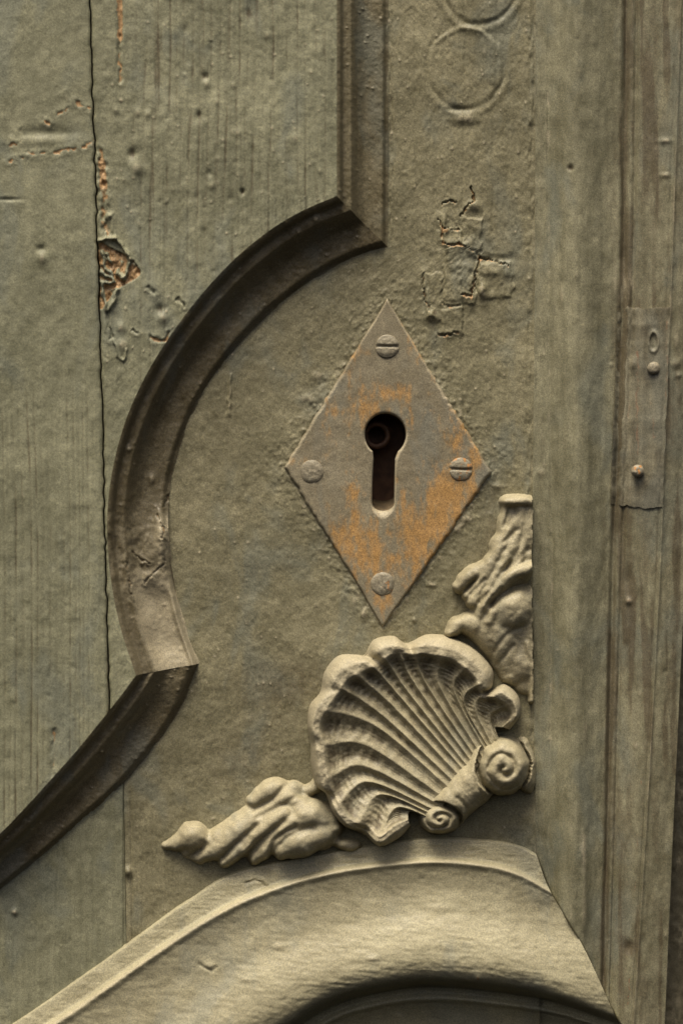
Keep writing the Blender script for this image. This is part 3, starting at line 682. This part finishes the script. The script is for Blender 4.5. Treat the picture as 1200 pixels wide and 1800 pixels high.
for cx, cy, sl, sd, wn_, s_ in ((680, 609, 1, 4.2, .15, 1), (548, 829, 80, 1.2, .32, 2), (809, 825, 2, 4.2, .55, 3), (672, 1026, 70, .8, .45, 4)):
    head('screw', cx, cy, 7.3, 20.5, 4.4, plate, M_screw, sl, 2.0, sd, wn_, s_)

# keyway through the wood and the lock behind it
kp = ray_poly(KX, KY, keyhole(1.2), ang)
rng_ = [(-5, 1.0), (-30, 1.0), (-60, .97), (-84, .96)]
X = np.array([KX + kp * f * np.cos(ang) for _, f in rng_]); Y = np.array([KY + kp * f * np.sin(ang) + (-.0 * k) for k, (_, f) in enumerate(rng_)]); H = np.array([np.full(na, float(h)) for h, _ in rng_])
H[0] = -4.9
Y = np.where(Y > 850, Y - (-H - 5) * .20 * (Y - 850) / 48, Y)
n = len(rng_); i, j = np.meshgrid(np.arange(n - 1), np.arange(na), indexing='ij'); j2 = (j + 1) % na
F = np.stack([i * na + j, i * na + j2, (i + 1) * na + j2, (i + 1) * na + j], -1).reshape(-1, 4)
mesh_obj('keyway', W(X, Y, H).reshape(-1, 3), F, M_lockwood, door)
lock = box('lock_case', 620, 730, 710, 920, -95, -84, M_lockiron, door)
# hollow pin of the lock, a short tube seen in the round of the keyhole
th = np.linspace(0, 2 * math.pi, 40, endpoint=False); prof = [(25, -84), (25, -40), (23, -36), (17, -36), (15, -40), (15, -84)]
X = np.array([662 + r * np.cos(th) for r, _ in prof]); Y = np.array([764 + r * np.sin(th) for r, _ in prof]); H = np.array([np.full(40, float(h)) for _, h in prof])
i, j = np.meshgrid(np.arange(5), np.arange(40), indexing='ij'); j2 = (j + 1) % 40
mesh_obj('lock_pin', W(X, Y, H).reshape(-1, 3), np.stack([i * 40 + j, i * 40 + j2, (i + 1) * 40 + j2, (i + 1) * 40 + j], -1).reshape(-1, 4), M_lockiron, lock)

# ------------------------------------------------------------------ carved scallop shell
SH = [ # outline, inside of the rolled rim, middle of rib, root
 ((722, 1450), (716, 1436), (724, 1424), (732, 1412)), ((702, 1472), (692, 1444), (708, 1420), (730, 1406)), ((668, 1487), (668, 1462), (696, 1414), (728, 1402)),
 ((640, 1468), (650, 1448), (682, 1400), (728, 1398)), ((606, 1452), (622, 1436), (664, 1390), (729, 1394)), ((584, 1428), (604, 1416), (654, 1378), (731, 1390)),
 ((572, 1396), (592, 1394), (646, 1364), (733, 1386)), ((553, 1378), (582, 1372), (642, 1350), (736, 1380)), ((546, 1342), (577, 1342), (642, 1331), (739, 1374)),
 ((545, 1310), (572, 1310), (646, 1312), (743, 1367)), ((540, 1272), (566, 1276), (655, 1292), (748, 1358)), ((544, 1240), (578, 1246), (664, 1276), (754, 1350)),
 ((562, 1216), (598, 1218), (672, 1264), (760, 1343)), ((570, 1180), (612, 1198), (682, 1250), (766, 1336)), ((594, 1152), (634, 1184), (694, 1238), (773, 1329)),
 ((626, 1150), (655, 1174), (704, 1228), (779, 1323)), ((640, 1150), (668, 1164), (712, 1220), (784, 1319)), ((656, 1124), (684, 1154), (721, 1212), (789, 1314)),
 ((690, 1117), (703, 1150), (732, 1206), (795, 1310)), ((714, 1130), (722, 1150), (744, 1202), (800, 1305)), ((750, 1115), (746, 1150), (756, 1200), (805, 1301)),
 ((794, 1119), (782, 1156), (775, 1204), (811, 1297)), ((836, 1141), (808, 1170), (794, 1212), (817, 1293)), ((865, 1174), (830, 1190), (808, 1224), (822, 1290)),
 ((866, 1202), (838, 1208), (818, 1240), (826, 1288)), ((858, 1216), (846, 1220), (834, 1246), (831, 1286)), ((886, 1202), (868, 1226), (848, 1252), (837, 1287)),
 ((911, 1224), (888, 1238), (860, 1260), (843, 1289)), ((913, 1256), (895, 1257), (868, 1270), (848, 1292)), ((896, 1282), (880, 1276), (866, 1284), (852, 1296))]
SH = [(a, b, c, (d[0] + 40, d[1] + 37)) for a, b, c, d in SH]
ns = 720; cur = [spline([s[k] for s in SH], ns) for k in range(4)]
t = np.concatenate([np.linspace(0, 2, 90), np.linspace(2, 3, 46)[1:]]); C = np.stack([cur[3], cur[2], cur[1], cur[0]], 1)
G = across(C, t); X, Y = G[..., 0], G[..., 1]; nt = len(t); T = np.repeat(t[None], ns, 0)
U = np.repeat(np.linspace(0, len(SH) - 1, ns)[:, None], nt, 1)
base = smooth_interp(T, [0, .35, 1, 1.6, 1.9, 2.12, 2.4, 2.75, 2.93, 3.0], [34, 33, 32, 38, 48, 58, 58, 45, 24, -6])
ph = np.interp(U, [0, 11, 25, 29], [.5, 6.5, 16.5, 18.5])
ridge = np.abs(np.cos(np.pi * ph))                        # cusps at the rib lines
rib = np.clip((1 - ridge) * 1.15 - .05, 0, 1) ** .85
env = smooth_interp(T, [0, .3, 1.0, 1.9, 2.25, 2.6, 3], [.25, .6, 1, .95, .22, .06, 0])
H = base + 8.5 * env * (rib - .35)
H += .9 * env * np.sin(T * 42 + 2 * vn(U, T * 3, 7)) * (1 - rib) * sst(.2, .8, T) * sst(2.1, 1.7, T)   # carver's chatter along the flutes
for c_, w_, a_ in ((3.2, .55, 26), (6.0, .5, 18), (12.2, .35, 7), (15.9, .45, 24), (19.1, .35, 20), (25.0, .5, 34), (9.2, .3, 5)):
    H -= a_ * np.exp(-((U - c_) / w_) ** 2) * sst(1.7, 2.4, T) * sst(3.0, 2.9, T)
H -= 12 * np.exp(-((U - 27.3) / .9) ** 2) * sst(2.5, 2.0, T) * sst(.2, .8, T)          # hollow of the small hook
H -= 8 * blob(X, Y, 700, 1148, 9, 7)
H += 1.2 * fbm(X / 18, Y / 18, 701) + .5 * fbm(X / 6, Y / 6, 702)
H *= np.interp(U[:, :1], [0, 1, 28, 29], [.75, 1, 1, .6])
wear, dirt_shade, pale = np.zeros_like(X), np.zeros_like(X), np.zeros_like(X)
pale += .75 * sst(1.8, 2.15, T) + .25 * env * sst(.5, .9, rib)  # rim and rib crests painted paler, adding to their lit look
dirt_shade += .50 * (1 - .7 * rib) * env * (.8 + .6 * fbm(X / 9, Y / 9, 703)) * sst(2.05, 1.85, T) + .35 * sst(1.5, 1.9, T) * sst(2.2, 2.0, T)  # flutes and hollow inside the rim darkened; shade put into the colour
shell = sheet('shell_carving', X, Y, H, M_carve, door, dict(wear=wear, dirt_shade=dirt_shade, pale=pale), skirt=12, sides='LR')
shell['label'] = 'fluted scallop shell carved in relief below the keyhole plate'

# ------------------------------------------------------------------ relief builder for leaves and scrolls
def smax(a, b, k):
    h = np.clip(.5 + .5 * (a - b) / k, 0, 1); return b * (1 - h) + a * h + k * h * (1 - h)
def relief(name, bbox, prims, label, parent, step=1.6, cuts=(), clipx=None, seed=800, dark_spots=(), soft=6):
    xs = np.arange(bbox[0], bbox[2], step); ys = np.arange(bbox[1], bbox[3], step); X, Y = np.meshgrid(xs, ys)
    H = np.full(X.shape, -16.0)
    wx = X + 1.8 * vn(X / 13, Y / 13, seed); wy = Y + 1.8 * vn(X / 12, Y / 14, seed + 1)
    for p in prims:
        if p[0] == 's':
            _, pts, rad, hh, k = p; hs = hh if isinstance(hh, (list, tuple)) else [hh] * len(pts)
            n_ = 6 * len(pts); sp = spline(pts, n_); rs = np.interp(np.linspace(0, 1, n_), np.linspace(0, 1, len(rad)), rad); hv = np.interp(np.linspace(0, 1, n_), np.linspace(0, 1, len(hs)), hs)
            _, _, q = polydist(wx, wy, sp, rs)
            # height along the stroke, from the nearest sample
            hq = np.full(X.shape, hv[0]); bd = np.full(X.shape, 1e9)
            for (ax, ay), h_ in zip(sp, hv):
                d_ = (wx - ax) ** 2 + (wy - ay) ** 2; m = d_ < bd; bd = np.where(m, d_, bd); hq = np.where(m, h_, hq)
            z = np.where(q < 1, -8 + (hq + 8) * np.sqrt(np.clip(1 - q ** 2.4, 0, 1)), -16)
        elif p[0] == 'v':
            _, cx, cy, rx, ry, pitch, cw, a0, hh, amp, k = p
            dx, dy = wx - cx, (wy - cy) * rx / ry; d_ = np.hypot(dx, dy); fr = d_ / pitch + cw * np.arctan2(dy, dx) / (2 * math.pi) + a0
            fr = fr - np.floor(fr); u = np.clip(d_ / rx, 0, 1)
            z = np.where(d_ < rx, -8 + (hh + 8 + amp * np.abs(np.sin(math.pi * fr)) ** .55) * (1 - u ** 5), -16)
            H = np.where(d_ < rx * .98, np.maximum(z, H - 30), H); H = smax(H, z, k); continue
        else:
            _, cx, cy, rx, ry, rot, hh, k = p; a = R(rot); dx, dy = wx - cx, wy - cy
            u, v = (dx * math.cos(a) + dy * math.sin(a)) / rx, (-dx * math.sin(a) + dy * math.cos(a)) / ry
            q = np.hypot(u, v); z = np.where(q < 1, -8 + (hh + 8) * np.sqrt(np.clip(1 - q ** 2.4, 0, 1)), -16)
        H = smax(H, z, k * 1.7)
    for pts, w, a in cuts: add_line(H, X, Y, spline(pts, 8 * len(pts)), w * 1.25, -a * .75)
    H += (H > -6) * (1.3 * fbm(X / 20, Y / 20, seed + 5) + .6 * fbm(X / 7, Y / 7, seed + 6))
    for k in range(soft):                                     # soften single-cell steps
        Hs = H.copy(); Hs[1:-1, 1:-1] = (H[1:-1, 1:-1] * 4 + H[:-2, 1:-1] + H[2:, 1:-1] + H[1:-1, :-2] + H[1:-1, 2:]) / 8; H = Hs
    keep = H > -9
    if clipx is not None: keep &= X <= clipx(Y)
    dirt_shade = np.zeros_like(X)
    for pts, w, a in cuts: add_line(dirt_shade, X, Y, spline(pts, 8 * len(pts)), w * .8, .5 * min(1, a / 8))
    for x, y, a, b, k in dark_spots: dirt_shade += k * blob(X, Y, x, y, a, b)  # cuts and listed spots take a darker tone
    pale = .35 * (fbm(X / 16, Y / 16, seed + 9) > .1) + 0 * X
    o = sheet(name, X, Y, H, M_carve, parent, dict(pale=pale, dirt_shade=dirt_shade), keep=keep, skirt=10, sides='')
    if label: o['label'] = label
    return o

# leaf spray to the left of the shell
relief('leaf_spray', (262, 1340, 660, 1545), [
    ('s', [(350, 1490), (400, 1478), (450, 1458), (500, 1445), (560, 1452)], [22, 34, 46, 58, 44], [22, 30, 38, 42, 38], 4), ('e', 492, 1402, 50, 24, -28, 34, 6),
    ('s', [(292, 1486), (310, 1482), (330, 1474)], [9, 15, 22], [10, 18, 26], 6), ('e', 340, 1470, 29, 27, -20, 34, 6), ('e', 346, 1500, 30, 17, 10, 18, 5),
    ('s', [(352, 1508), (385, 1488), (420, 1460), (448, 1438)], [13, 20, 26, 20], [18, 32, 40, 34], 6),
    ('s', [(448, 1408), (476, 1388), (500, 1384)], [15, 22, 15], [28, 38, 30], 5), ('s', [(455, 1420), (500, 1400), (530, 1412)], [12, 18, 20], [28, 38, 40], 5),
    ('s', [(395, 1514), (425, 1490), (462, 1458), (500, 1428)], [12, 17, 22, 22], [26, 38, 46, 48], 4),
    ('s', [(448, 1508), (470, 1488), (505, 1452), (545, 1430)], [13, 18, 24, 30], [28, 42, 52, 52], 4),
    ('s', [(498, 1490), (530, 1476), (566, 1462), (588, 1455)], [22, 32, 26, 12], [44, 58, 50, 34], 3),
    ('e', 545, 1432, 44, 32, 25, 50, 6), ('e', 612, 1484, 25, 13, 0, 24, 4), ('e', 590, 1478, 14, 9, 0, 18, 4),
    ('s', [(540, 1390), (556, 1380), (566, 1350)], [12, 12, 10], [18, 18, 14], 5)],
    'leafy spray carved to the left of the shell', shell,
    cuts=[([(334, 1504), (350, 1495), (362, 1484)], 5, 11), ([(392, 1504), (420, 1476), (452, 1448)], 3.5, 7), ([(424, 1508), (460, 1472), (500, 1440)], 3.5, 8), ([(444, 1424), (480, 1402), (504, 1376)], 3.2, 8),
          ([(476, 1500), (482, 1476), (500, 1460), (520, 1450)], 3.8, 10), ([(452, 1434), (490, 1418), (520, 1398)], 3, 5), ([(430, 1486), (438, 1470)], 4, 6), ([(545, 1508), (560, 1494), (576, 1484)], 3, 4)],
    seed=800)

# leaf spray climbing to the right above the shell, its edge cut by the upright strip
relief('leaf_spray', (780, 850, 946, 1260), [
    ('s', [(909, 900), (908, 935), (896, 985), (880, 1040), (876, 1100)], [27, 31, 40, 52, 54], [30, 30, 32, 36, 34], 4), ('s', [(915, 1060), (925, 1130), (925, 1200)], [40, 36, 24], [30, 22, 14], 5), 
    ('s', [(888, 882), (908, 881), (940, 883)], [12, 13, 13], [36, 38, 36], 3), ('s', [(888, 884), (880, 930), (872, 960)], [8, 9, 14], [28, 26, 30], 5),
    ('s', [(935, 884), (930, 940), (925, 990)], [12, 22, 24], [30, 32, 26], 5), ('s', [(900, 905), (884, 950), (856, 1000), (832, 1056)], [11, 14, 16, 15], [28, 35, 38, 35], 5), ('s', [(914, 920), (896, 968), (866, 1020), (842, 1078)], [11, 14, 15, 15], [28, 37, 41, 38], 5), ('s', [(924, 945), (908, 985), (882, 1030), (858, 1090)], [11, 14, 15, 15], [28, 39, 44, 41], 5),
    ('s', [(806, 1032), (822, 1014), (846, 1000)], [12, 16, 16], [24, 32, 34], 4), ('s', [(820, 1046), (846, 1020), (866, 990)], [10, 12, 12], [26, 34, 36], 3),
    ('s', [(838, 1078), (862, 1040), (894, 1012), (934, 996)], [12, 18, 18, 14], [34, 46, 50, 44], 4),
    ('s', [(834, 1100), (850, 1060), (880, 1024)], [12, 14, 12], [32, 42, 42], 3),
    ('e', 898, 1068, 46, 44, -35, 50, 4), ('s', [(826, 1098), (852, 1106), (884, 1140), (900, 1180)], [22, 34, 36, 26], [32, 36, 30, 20], 8),
    ('s', [(790, 1112), (806, 1098), (830, 1090)], [12, 16, 16], [34, 34, 30], 5), ('e', 918, 1168, 26, 34, 0, 26, 5), ('s', [(925, 1130), (936, 1180), (934, 1230)], [8, 9, 8], [26, 26, 20], 4)],
    'tall leafy spray carved above the shell against the edge moulding', shell,
    cuts=[([(904, 898), (898, 908), (890, 920)], 5, 6), ([(862, 1062), (884, 1042), (908, 1030), (934, 1026)], 5, 20), ([(842, 1058), (872, 1020), (894, 988)], 3, 7), ([(826, 1044), (850, 1018)], 3, 6), ([(818, 1036), (836, 1016)], 2.5, 5),
          ([(852, 1078), (880, 1034)], 2.6, 6), ([(884, 952), (908, 930)], 3, 5), ([(890, 1000), (926, 966)], 4, 6), ([(906, 1040), (914, 1052), (928, 1060)], 1.2, 1.6), ([(858, 1160), (884, 1120), (912, 1100)], 3, 4), ([(872, 1168), (900, 1134)], 3, 5)],
    clipx=lambda y: x_edge0(y) - .5 + 1.5 * vn(y / 9, y * 0, 831), soft=3, seed=830, dark_spots=[(912, 1178, 22, 28, .5), (870, 1130, 24, 20, .25)])

# rolled scroll at the hinge of the shell
def spiral(cx, cy, r0, r1, turns, a0, sx=1, sy=1, n=60, cw=1):
    return [(cx + sx * (r0 + (r1 - r0) * k / n) * math.cos(a0 + cw * turns * 2 * math.pi * k / n), cy + sy * (r0 + (r1 - r0) * k / n) * math.sin(a0 + cw * turns * 2 * math.pi * k / n)) for k in range(n + 1)]
def rawcut(H, X, Y, pts, w, a): add_line(H, X, Y, pts, w, -a)
relief('scroll', (718, 1278, 948, 1486), [
    ('s', [(778, 1428), (806, 1400), (838, 1368), (862, 1340)], [38, 38, 41, 44], [54, 58, 62, 66], 5),
    ('e', 922, 1345, 20, 52, -8, 36, 5), ('v', 883, 1345, 50, 55, 24, 1, .30, 60, 13, 1), ('v', 772, 1436, 40, 30, 19, -1, .1, 38, 12, 1)],
    'rolled scroll with a spiral at each end at the root of the shell', shell, soft=2, step=1.4,
    cuts=[([(834, 1346), (836, 1376), (848, 1400)], 2.6, 5), ([(802, 1398), (816, 1414), (822, 1436)], 2.6, 5)],
    clipx=lambda y: x_edge0(y) + 3, seed=860, dark_spots=[(780, 1446, 26, 12, .5)])
print('objects', len(bpy.data.objects), 'tris', sum(len(o.data.polygons) * 2 for o in bpy.data.objects if o.type == 'MESH'))
